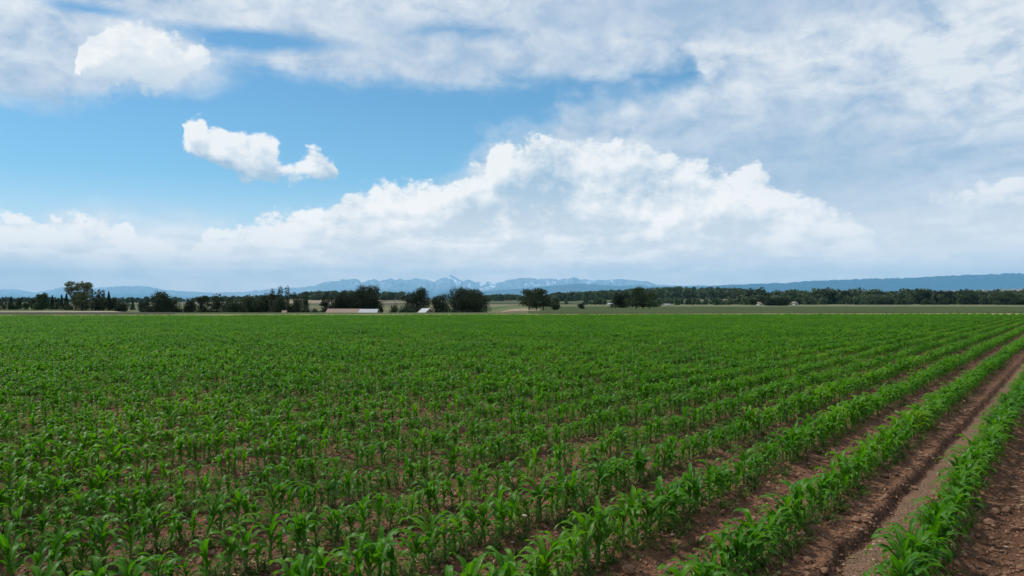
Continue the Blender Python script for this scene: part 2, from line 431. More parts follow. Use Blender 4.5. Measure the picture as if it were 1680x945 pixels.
def soil_z(x, y, lod=None):
    t = row_t(x, y)
    s = (x - P0[0]) * rdir[0] + (y - P0[1]) * rdir[1]
    tw = t + .02 * (fbm(s / .9, t * 0 + 3, 3, 2) - .5) * 2
    n = np.round(tw / SP); u = tw - n * SP
    z = .035 * np.cos(2 * math.pi * u / SP) - .02              # bed and furrow
    wig = .045 * (fbm(s / .35, t * 0 + 9, 3, 3) - .5) * 2
    a = tw + wig
    deep = -.075 * sstep(-.47, -.395, a) * (1 - sstep(-.225, -.10, a))
    inband = (t > -.76) & (t < 0)
    z = np.where(inband, .03 - .03 * sstep(-.74, -.50, t) + deep, z)
    near = 1 - sstep(30, 48, np.hypot(x, y))
    silt = np.where(inband, sstep(-.40, -.38, a) * (1 - sstep(-.255, -.215, a)), 0)
    rough = (fbm(x / .16, y / .16, 3, 21) - .5) * .035 + (fbm(x / .045, y / .045, 3, 31) - .5) * .030
    z = z + rough * (1 - .93 * silt)
    furrow_shade = np.where(inband, sstep(-.50, -.43, a) * (1 - sstep(-.415, -.385, a)) * .9, 0)  # shade on the furrow wall facing away from the sun
    return z * near, silt * near, furrow_shade * near, u
def ground_z(x, y):
    x = np.asarray(x, float); y = np.asarray(y, float)
    return np.where(in_field(x, y) & (np.hypot(x, y) < 48), soil_z(x, y)[0], land_z(x, y))

def build_ground():
    az = np.concatenate([np.radians(np.arange(-180, -38, 3.0)), np.radians(np.arange(-38, 38.01, .085)), np.radians(np.arange(41, 180, 3.0))])
    r = [0.35]
    while r[-1] < 90000:
        q = r[-1]
        st = .12 if q < 3.4 else max(.012, q * q / 1500)
        r.append(q + min(st, q * .035) if q > 3.4 else q + st)
    r = np.array(r)
    A, R = np.meshgrid(az, r)
    x = (R * np.sin(A)).ravel(); y = (R * np.cos(A)).ravel()
    z = land_z(x, y)
    fz, silt, furrow_shade, u = soil_z(x, y)
    f = in_field(x, y)
    edge = 1 - sstep(-1.5, 1.0, y - field_end(x))
    z = np.where(f, z * (1 - edge) + fz * edge, z)
    # albedo
    base = np.array([.275, .138, .078]); base2 = np.array([.165, .082, .046])
    n = fbm(x / .5, y / .5, 4, 41)[:, None]
    c = base * n + base2 * (1 - n)
    ridge = np.cos(2 * math.pi * u / SP)[:, None]
    c = c * (1 + .06 * ridge)
    t = row_t(x, y)
    c = np.where(((t > .25) & (t < 1.4))[:, None], c * .74, c)
    c = c * (1 - furrow_shade[:, None]) + np.array([.10, .055, .036]) * furrow_shade[:, None]  # the shaded furrow wall is painted darker in the albedo
    c = c * (1 - silt[:, None]) + np.array([.24, .148, .092]) * silt[:, None]
    # land beyond the crop
    nf = fbm(x / 55, y / 28, 4, 51)[:, None]
    green = np.array([.060, .088, .026]); tan = np.array([.14, .135, .07]); dk = np.array([.060, .062, .028])
    land = green * (1 - sstep(.45, .62, nf)) + tan * sstep(.45, .62, nf)
    patch = fbm(x / 330 + 5, y / 240, 3, 61)[:, None]
    farc = np.array([.05, .075, .028]) * (1 - sstep(.42, .6, patch)) + np.array([.20, .165, .11]) * sstep(.52, .66, patch)
    w_ = sstep(500, 900, y)[:, None]
    land = land * (1 - w_) + farc * w_
    c = np.where(f[:, None], c, land)
    N, K_ = A.shape
    i = np.arange(N - 1)[:, None] * K_ + np.arange(K_)[None, :]
    j = np.arange(N - 1)[:, None] * K_ + (np.arange(K_)[None, :] + 1) % K_
    faces = np.stack([i.ravel(), j.ravel(), (j + K_).ravel(), (i + K_).ravel()], 1)
    v = np.stack([x, y, z], 1)
    # close the middle under the camera
    v = np.vstack([v, [[0, 0, float(np.mean(z[:K_]))]]]); c = np.vstack([c, c[:1]])
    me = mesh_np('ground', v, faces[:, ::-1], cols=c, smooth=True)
    bm_extra = [(len(v) - 1, a, (a + 1) % K_) for a in range(K_)]
    import bmesh
    bm = bmesh.new(); bm.from_mesh(me); bm.verts.ensure_lookup_table()
    for a, b_, d in bm_extra: bm.faces.new((bm.verts[a], bm.verts[d], bm.verts[b_]))
    bm.to_mesh(me); bm.free()
    st = me.attributes.new('stony', 'FLOAT', 'POINT')
    st.data.foreach_set('value', np.append(np.where(f, 1.0, 0.0) * (1 - silt) * (1 - furrow_shade), 0).astype(np.float32))
    return obj('ground', me, M['ground'], kind='structure')
build_ground()

def strip(name, y0, y1, s0, s1, color, lift=.045, noise_amp=.3, scale=.3, slant=.0, nx=160, ny=14, rag=1.5):
    """a sheet of other ground draped on the land; y0 / y1 are functions of x, s0..s1 the slopes x / y it spans"""
    sgrid = np.linspace(s0, s1, nx); tt = np.linspace(0, 1, ny)
    v = []; c = []
    for q in tt:
        for s_ in sgrid:
            ym = 130.0; x_ = s_ * ym
            for _ in range(4):
                a = y0(x_); b_ = y1(x_); ym = a + (b_ - a) * q; x_ = s_ * ym
            ym += (vnoise(np.array([x_ / 6.0]), np.array([q * 3.0]), 77)[0] - .5) * rag
            v.append((x_, ym))
    v = np.array(v); z = land_z(v[:, 0], v[:, 1]) + lift
    n = fbm(v[:, 0] / 9, v[:, 1] / 9, 4, 71)[:, None]
    cc = np.array(color)[None, :] * (1 - noise_amp + 2 * noise_amp * n)
    i = (np.arange(ny - 1)[:, None] * nx + np.arange(nx - 1)[None, :]).ravel()
    f = np.stack([i, i + 1, i + nx + 1, i + nx], 1)
    me = mesh_np(name, np.column_stack([v, z]), f, cols=cc, smooth=True)
    return obj(name, me, mat_vertex(name + '_material', scale), kind='structure')
strip('field_margin', lambda x: field_end(x) + 1.2, lambda x: 109 + .12 * x, -.75, .75, (.18, .175, .075))
strip('ditch_bank', lambda x: 113 + .12 * x, lambda x: 128 + 0 * x, -.75, -.42, (.040, .045, .020))
strip('dirt_road', lambda x: 131 + 0 * x, lambda x: 152 + 0 * x, -.75, -.43, (.40, .34, .28))
strip('stubble_field', lambda x: 160 + 0 * x, lambda x: 255 + 0 * x, -.05, .035, (.26, .205, .14), lift=.06)
strip('far_field', lambda x: 112 + .12 * x, lambda x: 380 + 0 * x, .02, .75, (.040, .060, .014), lift=.06, ny=30)
strip('pale_verge', lambda x: 388 + 0 * x, lambda x: 540 + 0 * x, .05, .75, (.105, .125, .065), lift=.09, ny=40, rag=8)

# ---------------------------------------------------------------- instancing helper for uncountable stuff
lean_of = lambda n: np.random.default_rng(n).normal(0, .13, n)
def scatter(name, pts, scl, rot, idx, protos):
    me = bpy.data.meshes.new(name)
    me.vertices.add(len(pts)); me.vertices.foreach_set('co', np.asarray(pts, np.float32).ravel())
    for nm, arr, ty in (('scl', scl, 'FLOAT'), ('rotz', rot, 'FLOAT'), ('pick', idx, 'INT'), ('lean', lean_of(len(pts)), 'FLOAT')):
        a = me.attributes.new(nm, ty, 'POINT'); a.data.foreach_set('value', np.asarray(arr, np.int32 if ty == 'INT' else np.float32))
    for p in protos:
        for mt in p.data.materials:
            if mt.name not in [q.name for q in me.materials]: me.materials.append(mt)
    o = bpy.data.objects.new(name, me); C.objects.link(o)
    g = bpy.data.node_groups.new(name, 'GeometryNodeTree')
    g.interface.new_socket('Geometry', in_out='INPUT', socket_type='NodeSocketGeometry')
    g.interface.new_socket('Geometry', in_out='OUTPUT', socket_type='NodeSocketGeometry')
    gi = g.nodes.new('NodeGroupInput'); go = g.nodes.new('NodeGroupOutput'); k = NT(g)
    def att(nm, ty): 
        nd = g.nodes.new('GeometryNodeInputNamedAttribute'); nd.data_type = ty; nd.inputs[0].default_value = nm; return nd.outputs[0]
    cx = g.nodes.new('ShaderNodeCombineXYZ'); g.links.new(att('rotz', 'FLOAT'), cx.inputs[2]); g.links.new(att('lean', 'FLOAT'), cx.inputs[0])
    e2r = g.nodes.new('FunctionNodeEulerToRotation'); g.links.new(cx.outputs[0], e2r.inputs[0])
    jn = g.nodes.new('GeometryNodeJoinGeometry')
    for i, p in enumerate(protos):
        oi = g.nodes.new('GeometryNodeObjectInfo'); oi.inputs[0].default_value = p; oi.inputs['As Instance'].default_value = True
        cmp_ = g.nodes.new('FunctionNodeCompare'); cmp_.data_type = 'INT'; cmp_.operation = 'EQUAL'
        g.links.new(att('pick', 'INT'), cmp_.inputs[2]); cmp_.inputs[3].default_value = i
        ip = g.nodes.new('GeometryNodeInstanceOnPoints')
        g.links.new(gi.outputs[0], ip.inputs['Points']); g.links.new(cmp_.outputs[0], ip.inputs['Selection'])
        g.links.new(oi.outputs['Geometry'], ip.inputs['Instance']); g.links.new(e2r.outputs[0], ip.inputs['Rotation'])
        g.links.new(att('scl', 'FLOAT'), ip.inputs['Scale'])
        g.links.new(ip.outputs[0], jn.inputs[0])
    g.links.new(jn.outputs[0], go.inputs[0])
    md = o.modifiers.new('scatter', 'NODES'); md.node_group = g
    o['kind'] = 'stuff'
    return o
def proto(name, me, *mats):
    for m_ in mats: me.materials.append(m_)
    return bpy.data.objects.new(name, me)            # only a source for instancing; never linked to the scene

# ---------------------------------------------------------------- corn
def leaf_arrays(r, h0, phi, L, W, el0, droop, curl):
    """one arching blade; returns verts, faces, uvs"""
    n = 10; v = []; uv = []
    p = np.array([0.0, 0.0, h0]); el = el0; tw = r.uniform(-.5, .5); ph = phi
    wav = r.uniform(0, 6.28)
    for i in range(n + 1):
        t = i / n
        d = np.array([math.cos(ph) * math.cos(el), math.sin(ph) * math.cos(el), math.sin(el)])
        side = np.array([-math.sin(ph), math.cos(ph), 0.0]); up = np.cross(d, side) * -1
        a = tw * t
        sd = side * math.cos(a) + up * math.sin(a); un = np.cross(sd, d)
        if un[2] < 0: un = -un
        w_ = W * (.42 + 1.5 * t) if t < .33 else W * .92 * math.cos((t - .33) / .67 * math.pi / 2) ** .62 + W * .02
        w_ = min(w_, W) if t >= .33 else min(w_, W * .93)
        fold = .50 * (1 - .6 * t)
        rip = .16 * W * math.sin(t * 15 + wav)
        v.append(p - sd * w_ / 2 + un * (w_ * fold * .5 + rip)); uv.append((0, t))
        v.append(p); uv.append((.5, t))
        v.append(p + sd * w_ / 2 + un * (w_ * fold * .5 - rip)); uv.append((1, t))
        p = p + d * L / n
        el -= droop * (t ** 1.2 + .12) * 2.2 / n * (1.0 if el > -1.25 else 0.1)
        ph += curl / n
    f = []
    for i in range(n):
        a = i * 3
        f += [(a, a + 1, a + 4, a + 3), (a + 1, a + 2, a + 5, a + 4)]
    return np.array(v), np.array(f), np.array(uv)
def stalk_arrays(h, r0):
    v = []; f = []; uv = []; m_ = 6; rings = [(0, r0 * 1.15), (h * .35, r0), (h * .7, r0 * .85), (h, r0 * .55)]
    for z, r_ in rings:
        for q in range(m_):
            a = q * 2 * math.pi / m_; v.append((r_ * math.cos(a), r_ * math.sin(a), z)); uv.append((.5, 0))
    for i in range(len(rings) - 1):
        for q in range(m_): f.append((i * m_ + q, i * m_ + (q + 1) % m_, (i + 1) * m_ + (q + 1) % m_, (i + 1) * m_ + q))
    return np.array(v), np.array(f), np.array(uv)
plants = []      # each: stalk arrays, list of leaf arrays
for q in range(13):
    r = random.Random(100 + q)
    hs = r.uniform(.16, .20); base = r.uniform(0, 6.28); nl = r.choice((9, 9, 10, 11))
    ls = []
    for i in range(nl):
        t = i / (nl - 1)
        phi = base + (i % 2) * math.pi + r.uniform(-.75, .75)
        L = (.12 + .138 * math.sin(math.pi * (.18 + .62 * t))) * r.uniform(.85, 1.12)
        W = (.020 + .021 * math.sin(math.pi * (.15 + .6 * t))) * r.uniform(.9, 1.12)
        if t < .25: L *= .7; W *= .75
        el0 = math.radians(50 + 33 * t + r.uniform(-6, 6)); dr = (2.7 - .6 * t) * r.uniform(.8, 1.2)
        ls.append(leaf_arrays(r, hs * (.22 + .78 * t), phi, L, W, el0, dr, r.uniform(-.7, .7)))
    plants.append((stalk_arrays(hs, .0105), ls))
def join(arrs):
    v, f, u, o = [], [], [], 0
    for a, b, c_ in arrs: v.append(a); f.append(b + o); u.append(c_); o += len(a)
    return np.vstack(v), np.vstack(f), np.vstack(u)
plant_mesh = []; plant_parts = []
for st, ls in plants:
    v, f, u = join([st] + ls)
    me = mesh_np('corn_plant', v, f, u, smooth=True); me.materials.append(M['leaf']); me.materials.append(M['stalk'])
    mi = np.zeros(len(f), np.int32); mi[:len(st[1])] = 1; me.polygons.foreach_set('material_index', mi)
    plant_mesh.append(me)
    sm = mesh_np('stalk', *st, smooth=True); sm.materials.append(M['stalk'])
    lm = []
    for l in ls:
        q = mesh_np('leaf', *l, smooth=True); q.materials.append(M['leaf']); lm.append(q)
    plant_parts.append((sm, lm))

pts = []   # x, y, row, scale, rot, variant
FAR = 96
for row in range(-14, 190):
    t0 = -row * SP + (.05 if row == 0 else 0)                       # row 0 stands just right of the wheel furrow, row 1 just left of it
    o = P0 + pdir * t0
    n = int(220 / (.083 if row < 5 else .074))
    s = -14 + np.cumsum(rng.uniform(.058, .108, n) if row < 5 else rng.uniform(.052, .096, n))
    jit = rng.normal(0, .018, n) + .03 * (fbm(s / 6, s * 0 + row, 2, 90) - .5)
    x = o[0] + rdir[0] * s + pdir[0] * jit; y = o[1] + rdir[1] * s + pdir[1] * jit
    patch = fbm(x / 5, y / 5, 3, 95)
    keep = rng.random(n) > np.where(row < 3, .03, .05 + .10 * (patch < .42))
    keep &= (y > -5) & (y < field_end(x) - 2.5 * fbm(x / 2.5, y / 40, 3, 97)) & (np.abs(x) < .72 * np.maximum(y, 0) + 7)
    sc = (.86 + .36 * (fbm(x / 1.3, y / 1.3, 3, 96) - .5) + .30 * (patch - .5)) * rng.normal(1.0, .19, n) + (.10 if row < 4 else .06)
    sc = np.clip(sc * (.86 if row < 4 else .78), .34, 1.05)
    for a in np.nonzero(keep)[0]:
        pts.append((x[a], y[a], row, sc[a], rng.uniform(0, 6.283), rng.integers(0, 13)))
pts = np.array(pts)
print('corn plants', len(pts))
# which stand in the picture, and how large
X_, Y_ = pts[:, 0], pts[:, 1]
yy = np.maximum(Y_, .5)
px_ = 840 + F * X_ / yy
top_py = HORIZ + F * (CAMZ - .32 * pts[:, 3]) / yy
vis = (Y_ > 2.5) & (px_ > -10) & (px_ < 1690) & (top_py < 935)
size = np.where(vis, pts[:, 3] / yy, 0)
order = np.argsort(-size)
single = order[:300]
mask = np.zeros(len(pts), bool); mask[single] = True
rest = pts[~mask]
gz = ground_z(rest[:, 0], rest[:, 1])
crop = scatter('corn_crop', np.column_stack([rest[:, 0], rest[:, 1], gz - .004]), rest[:, 3], rest[:, 4], rest[:, 5].astype(int),
               [proto('corn_source', m_) for m_ in plant_mesh])
crop['label'] = 'green young corn crop filling the field in long rows behind the nearest plants'
ORD = 'first second third fourth fifth sixth seventh eighth ninth tenth eleventh twelfth thirteenth fourteenth fifteenth sixteenth seventeenth eighteenth nineteenth twentieth'.split()
TENS = {20: 'twenty', 30: 'thirty', 40: 'forty', 50: 'fifty', 60: 'sixty', 70: 'seventy'}
def ordinal(n):
    if n <= 20: return ORD[n - 1]
    t, u = n // 10 * 10, n % 10
    return TENS[t] + '-' + ORD[u - 1] if u else TENS[t][:-1] + 'ieth'
rows = {}
for i in single: rows.setdefault(int(pts[i, 2]), []).append(i)
srow = lambda i: (pts[i, 0] - P0[0]) * rdir[0] + (pts[i, 1] - P0[1]) * rdir[1]
for row, ids in sorted(rows.items()):
    ids.sort(key=srow)
    where = 'the row right of the muddy furrow' if row == 0 else 'the row left of the muddy furrow' if row == 1 else 'the %s row left of the muddy furrow' % ordinal(row)
    for n, i in enumerate(ids):
        x, y, _, sc, rz, var = pts[i]; var = int(var)
        o = empty('corn_plant', (x, y, float(ground_z(x, y)) - .004), rz,
                  label='%s corn plant from the near end of %s' % (ordinal(n + 1), where), category='corn plant',
                  group='young corn plants in ' + where)
        o.scale = (sc,) * 3; o.rotation_euler.x = random.gauss(0, .13)
        sm, lm = plant_parts[var]
        a = bpy.data.objects.new('stalk', sm); a.parent = o; C.objects.link(a)
        for q in lm:
            b_ = bpy.data.objects.new('leaf', q); b_.parent = o; C.objects.link(b_)

# ---------------------------------------------------------------- clods, pebbles, weeds
def lump(seed, flat=.7):
    import bmesh
    bm = bmesh.new(); bmesh.ops.create_icosphere(bm, subdivisions=2, radius=1.0)
    r = random.Random(seed); ax = [Vector((r.uniform(-1, 1), r.uniform(-1, 1), r.uniform(-1, 1))).normalized() for _ in range(9)]
    lim = [r.uniform(.5, .9) for _ in ax]
    for v in bm.verts:
        for a_, l_ in zip(ax, lim):
            d = v.co.dot(a_)
            if d > l_: v.co -= a_ * (d - l_)
        v.co *= r.uniform(.93, 1.07); v.co.z *= flat
    me = bpy.data.meshes.new('lump'); bm.to_mesh(me); bm.free(); return me
def wedge_points(n, y0, y1, power=2.0):
    u = rng.random(n); d = (y0 ** (2 - power) + u * (y1 ** (2 - power) - y0 ** (2 - power))) ** (1 / (2 - power)) if power != 2 else y0 * (y1 / y0) ** u
    s = rng.uniform(-.68, .70, n)
    return d * s, d
x, y = wedge_points(36000, 3.6, 26)
fz, silt, furrow_shade, u = soil_z(x, y)
k_ = (silt < .2) | (rng.random(len(x)) < .04)
x, y, fz = x[k_], y[k_], fz[k_]
sz = np.clip(rng.lognormal(math.log(.008), .6, len(x)), .003, .045)
o = scatter('soil_clods', np.column_stack([x, y, fz + sz * .25]), sz, rng.uniform(0, 6.28, len(x)), rng.integers(0, 5, len(x)),
            [proto('clod_source', lump(i), M['clod']) for i in range(5)])
o['label'] = 'reddish brown crumbs of soil lying over the beds and furrows'
x, y = wedge_points(1100, 3.8, 24)
fz = soil_z(x, y)[0]
sz = np.clip(rng.lognormal(math.log(.008), .5, len(x)), .004, .028)
o = scatter('pebbles', np.column_stack([x, y, fz + sz * .4]), sz, rng.uniform(0, 6.28, len(x)), rng.integers(0, 4, len(x)),
            [proto('pebble_source', lump(20 + i, .6), M['pebble']) for i in range(4)])
o['label'] = 'pale pebbles scattered over the brown soil'
def tuft(seed, blades, h, w_):
    r = random.Random(seed); arr = []
    for i in range(blades):
        arr.append(leaf_arrays(r, 0.0, r.uniform(0, 6.28), h * r.uniform(.6, 1.2), w_, math.radians(r.uniform(35, 80)), r.uniform(.6, 2), r.uniform(-1, 1)))
    return mesh_np('tuft', *join(arr), smooth=True)
x, y = wedge_points(110000, 4, 60, 1.3)
t = row_t(x, y); n = np.round(t / SP); off = np.abs(t - n * SP)
wp = fbm(x / 1.6, y / 1.6, 3, 120)
k_ = (n < -2) & (wp > .47) & (rng.random(len(x)) < .55) | ((n < -1) & (rng.random(len(x)) < .06)) | ((rng.random(len(x)) < .45) & (off < .16))
x, y = x[k_], y[k_]
fz = soil_z(x, y)[0]
o = scatter('weeds', np.column_stack([x, y, fz]), rng.uniform(.5, 1.3, len(x)), rng.uniform(0, 6.28, len(x)), rng.integers(0, 4, len(x)),
            [proto('weed_source', tuft(40 + i, 9, .085, .007), M['weed']) for i in range(4)])
o['label'] = 'small yellowish green weeds and grass sprouting between the corn rows'
x, y = wedge_points(1500, 3.8, 26)
fz = soil_z(x, y)[0]
o = scatter('straw_bits', np.column_stack([x, y, fz + .004]), rng.uniform(.5, 1.4, len(x)), rng.uniform(0, 6.28, len(x)), np.zeros(len(x), int),
            [proto('straw_source', mesh_np('straw', *leaf_arrays(random.Random(3), .0, 0, .07, .007, .12, .2, .4)), M['straw'])])
o['label'] = 'dry pale bits of old stalk lying on the soil'

# ---------------------------------------------------------------- mountains and mesa
def range_mesh(name, crest, dist, depth, s0, s1, colfn, nx=520, ny=60, rough=.45, seed=1, spur=30.0, base=-40):
    """a mountain range: its skyline given as (px, py), its flank running depth metres towards the viewer"""
    s = np.linspace(s0, s1, nx); q = np.linspace(0, 1.15, ny)
    S_, Q = np.meshgrid(s, q)
    dd = dist - depth * (1 - Q)
    x = S_ * dd; y = dd
    h = crest_interp(crest, S_) * dist / F + CAMZ
    fine = (fbm(S_ * 260, Q * 1.5, 4, seed + 3) - .5)
    h = h * (1 + rough * .22 * fine)
    prof = np.where(Q <= 1, sstep(-.05, 1.05, Q) ** 1.15, 1 - (Q - 1) * 3.2)
    u = x / dist * spur; v = y / dist * spur
    rid = 1 - np.abs(fbm(u * 2.2, v * 2.2, 5, seed, .55) * 2 - 1)
    cut = rough * (1 - rid) * 1.6 * np.where(Q <= 1, (1 - Q) ** .35 * np.minimum(1, Q * 4), 0)
    z = base + (h - base) * prof * (1 - np.clip(cut, 0, .7))
    i = (np.arange(ny - 1)[:, None] * nx + np.arange(nx - 1)[None, :]).ravel()
    f = np.stack([i, i + 1, i + nx + 1, i + nx], 1)
    X3 = np.stack([x.ravel(), y.ravel(), z.ravel()], 1)
    c = colfn(x.ravel(), y.ravel(), (z / np.maximum(h, 1)).ravel(), z.ravel(), rid.ravel(), S_.ravel())
    me = mesh_np(name, X3, f, cols=c, smooth=False)
    return obj(name, me, mat_vertex(name + '_material', 60.0 / dist * 3, .25), kind='structure')
CREST = [(-300, 478), (-100, 478), (0, 475), (20, 474), (60, 480), (100, 471), (140, 474), (180, 470), (240, 469), (270, 475), (300, 478), (350, 480), (400, 479), (450, 473), (485, 472), (500, 470), (520, 467), (533, 461.5), (550, 462), (560, 458), (575, 457), (588, 458), (594, 464), (602, 461), (613, 457), (625, 461), (641, 457), (648, 460), (657, 456), (666, 460), (680, 456), (700, 458), (712, 462), (722, 457), (735, 454), (740, 450), (746, 453), (752, 458), (760, 461), (767, 457), (778, 462), (790, 464), (800, 462), (815, 463.5), (830, 461), (845, 457), (860, 456), (875, 455.5), (900, 457), (915, 459), (930, 457), (940, 454.5), (950, 457), (965, 459), (985, 460), (1000, 458), (1020, 457.5), (1060, 461), (1075, 466), (1100, 468), (1125, 469), (1150, 467), (1175, 469), (1240, 474), (1400, 480), (2200, 490)]
def col_mtn(x, y, hr, z, rid, s):
    rock = np.array([.26, .28, .31]); wood = np.array([.07, .10, .11]); snow = np.array([.85, .88, .92])
    k1 = sstep(.35, .65, hr)[:, None]
    c = wood * (1 - k1) + rock * k1
    n = fbm(x / 420, y / 900, 4, 200)
    pick = sstep(.62, .70, n + .10 * (hr - .75)) * sstep(.52, .72, hr) * (.25 + .75 * (np.abs(s - .03) < .11))
    return c * (1 - pick[:, None]) + snow * pick[:, None]
range_mesh('mountains', CREST, 58000, 9000, -.85, .45, col_mtn, 900, 70, .55, 3, 60)
FOOT = [(-300, 488), (400, 487), (560, 482), (760, 483), (800, 477), (860, 472), (900, 468), (950, 464.5), (985, 466), (1010, 468), (1050, 467), (1075, 470), (1110, 469), (1170, 472), (1240, 474), (1320, 478), (1600, 486)]
def col_foot(x, y, hr, z, rid, s):
    a = np.array([.04, .062, .07]); b = np.array([.085, .09, .085]); n = fbm(x / 900, y / 900, 4, 210)[:, None]
    return a * (1 - n) + b * n
range_mesh('foothills', FOOT, 44000, 6000, -.75, .5, col_foot, 420, 50, .5, 8, 50)
MESA = [(800, 495), (950, 487), (1040, 474), (1075, 470), (1120, 469.5), (1170, 468.5), (1200, 466.5), (1240, 465), (1280, 463.3), (1320, 461), (1360, 459), (1400, 457.3), (1440, 456), (1500, 454.6), (1550, 452), (1600, 449.2), (1640, 448.5), (1680, 447), (1800, 443), (2100, 440)]
def col_mesa(x, y, hr, z, rid, s):
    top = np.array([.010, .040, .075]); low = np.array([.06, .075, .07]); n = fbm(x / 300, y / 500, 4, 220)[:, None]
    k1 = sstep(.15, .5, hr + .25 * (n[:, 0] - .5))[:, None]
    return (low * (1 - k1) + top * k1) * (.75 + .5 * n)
range_mesh('mesa', MESA, 36000, 7000, -.05, 1.0, col_mesa, 520, 60, .30, 14, 60)
BAD = [(700, 496), (1000, 487), (1200, 484), (1300, 481), (1400, 480), (1480, 479), (1560, 476), (1620, 474.5), (1680, 473), (1800, 472), (2100, 472)]
def col_bad(x, y, hr, z, rid, s):
    a = np.array([.27, .17, .13]); b = np.array([.12, .12, .09]); n = fbm(x / 160, y / 220, 5, 230)[:, None]
    n = sstep(.38, .62, n)
    return a * (1 - n) + b * n
range_mesh('badlands', BAD, 14000, 3600, -.1, 1.0, col_bad, 420, 50, .5, 22, 60)

# ---------------------------------------------------------------- trees
def quads(centres, sizes, r, flat=.0):
    """randomly turned leaf sprays"""
    n = len(centres)
    a = r.normal(size=(n, 3)); a /= np.linalg.norm(a, axis=1)[:, None]
    b = r.normal(size=(n, 3)); b -= a * (a * b).sum(1)[:, None]; b /= np.linalg.norm(b, axis=1)[:, None]
    s = sizes[:, None] * .5
    k1 = r.uniform(.55, 1.0, (n, 1)); k2 = r.uniform(.35, .8, (n, 1))
    v = np.stack([centres - a * s * k1, centres - b * s * k2, centres + a * s, centres + b * s * k2 * .9], 1).reshape(-1, 3)
    return v, np.arange(4 * n).reshape(n, 4)
def tube(path, radii, sides=6):
    v = []; f = []
    for i, (p, r_) in enumerate(zip(path, radii)):
        d = (Vector(path[min(i + 1, len(path) - 1)]) - Vector(path[max(i - 1, 0)])).normalized()
        a = d.orthogonal().normalized(); b = d.cross(a)
        for q in range(sides):
            t = q * 2 * math.pi / sides
            v.append(Vector(p) + a * math.cos(t) * r_ + b * math.sin(t) * r_)
    for i in range(len(path) - 1):
        for q in range(sides): f.append((i * sides + q, i * sides + (q + 1) % sides, (i + 1) * sides + (q + 1) % sides, (i + 1) * sides + q))
    return np.array([tuple(q) for q in v]), np.array(f)
def join2(arrs):
    v, f, o = [], [], 0
    for a, b in arrs: v.append(a); f.append(b + o); o += len(a)
    return np.vstack(v), np.vstack(f)
def crown_lobes(style, W, H, r):
    """ellipsoids (centre, radii) inside a crown W wide and H high, base at 0"""
    L = []
    if style == 'dome':
        for i in range(28):
            a = r.uniform(0, 6.28); q = r.uniform(0, 1) ** .6; z = r.uniform(.10, .82)
            rr = .5 * W * math.sqrt(max(.05, 1 - ((z - .30) / .72) ** 2)) * .72
            L.append((rr * q * math.cos(a), rr * q * math.sin(a) * .9, z * H, W * r.uniform(.15, .23), H * r.uniform(.13, .21)))
        L.append((0, 0, .45 * H, W * .34, H * .36))
    elif style == 'irregular':
        for i in range(15):
            a = r.uniform(0, 6.28); q = r.uniform(.2, 1); z = r.uniform(.08, .86)
            rr = .5 * W * (1.02 - .55 * max(0, z - .3)) * .78
            L.append((rr * q * math.cos(a), rr * q * math.sin(a), z * H, W * r.uniform(.10, .19), H * r.uniform(.10, .17)))
        L.append((0, 0, .38 * H, W * .30, H * .30))
    elif style == 'loose':
        for i in range(36):
            a = r.uniform(0, 6.28); z = r.uniform(.25, .93); q = r.uniform(.15, 1)
            rr = .5 * W * (.42 + .62 * z) * .84
            L.append((rr * q * math.cos(a), rr * q * math.sin(a), z * H, W * r.uniform(.07, .14), H * r.uniform(.06, .12)))
    elif style == 'poplar':
        n = max(2, int(W / (H * .22)))
        for i in range(n):
            cx = (-.5 + (i + .5) / n) * W * .8; hh = H * r.uniform(.80, 1.0)
            for q in range(6):
                z = (.10 + .78 * q / 5) * hh
                L.append((cx + r.uniform(-.03, .03) * W, r.uniform(-.15, .15) * W, z, W / n * .52 * (1.05 - .75 * abs(q / 5 - .35)), hh * .12))
    elif style == 'bush':
        for i in range(12):
            a = r.uniform(0, 6.28); q = r.uniform(0, 1); z = r.uniform(.15, .72)
            rr = .5 * W * .78 * math.sqrt(max(.1, 1 - (z / 1.0) ** 2))
            L.append((rr * q * math.cos(a), rr * q * math.sin(a) * .7, z * H, W * r.uniform(.13, .2), H * r.uniform(.17, .27)))
    return L
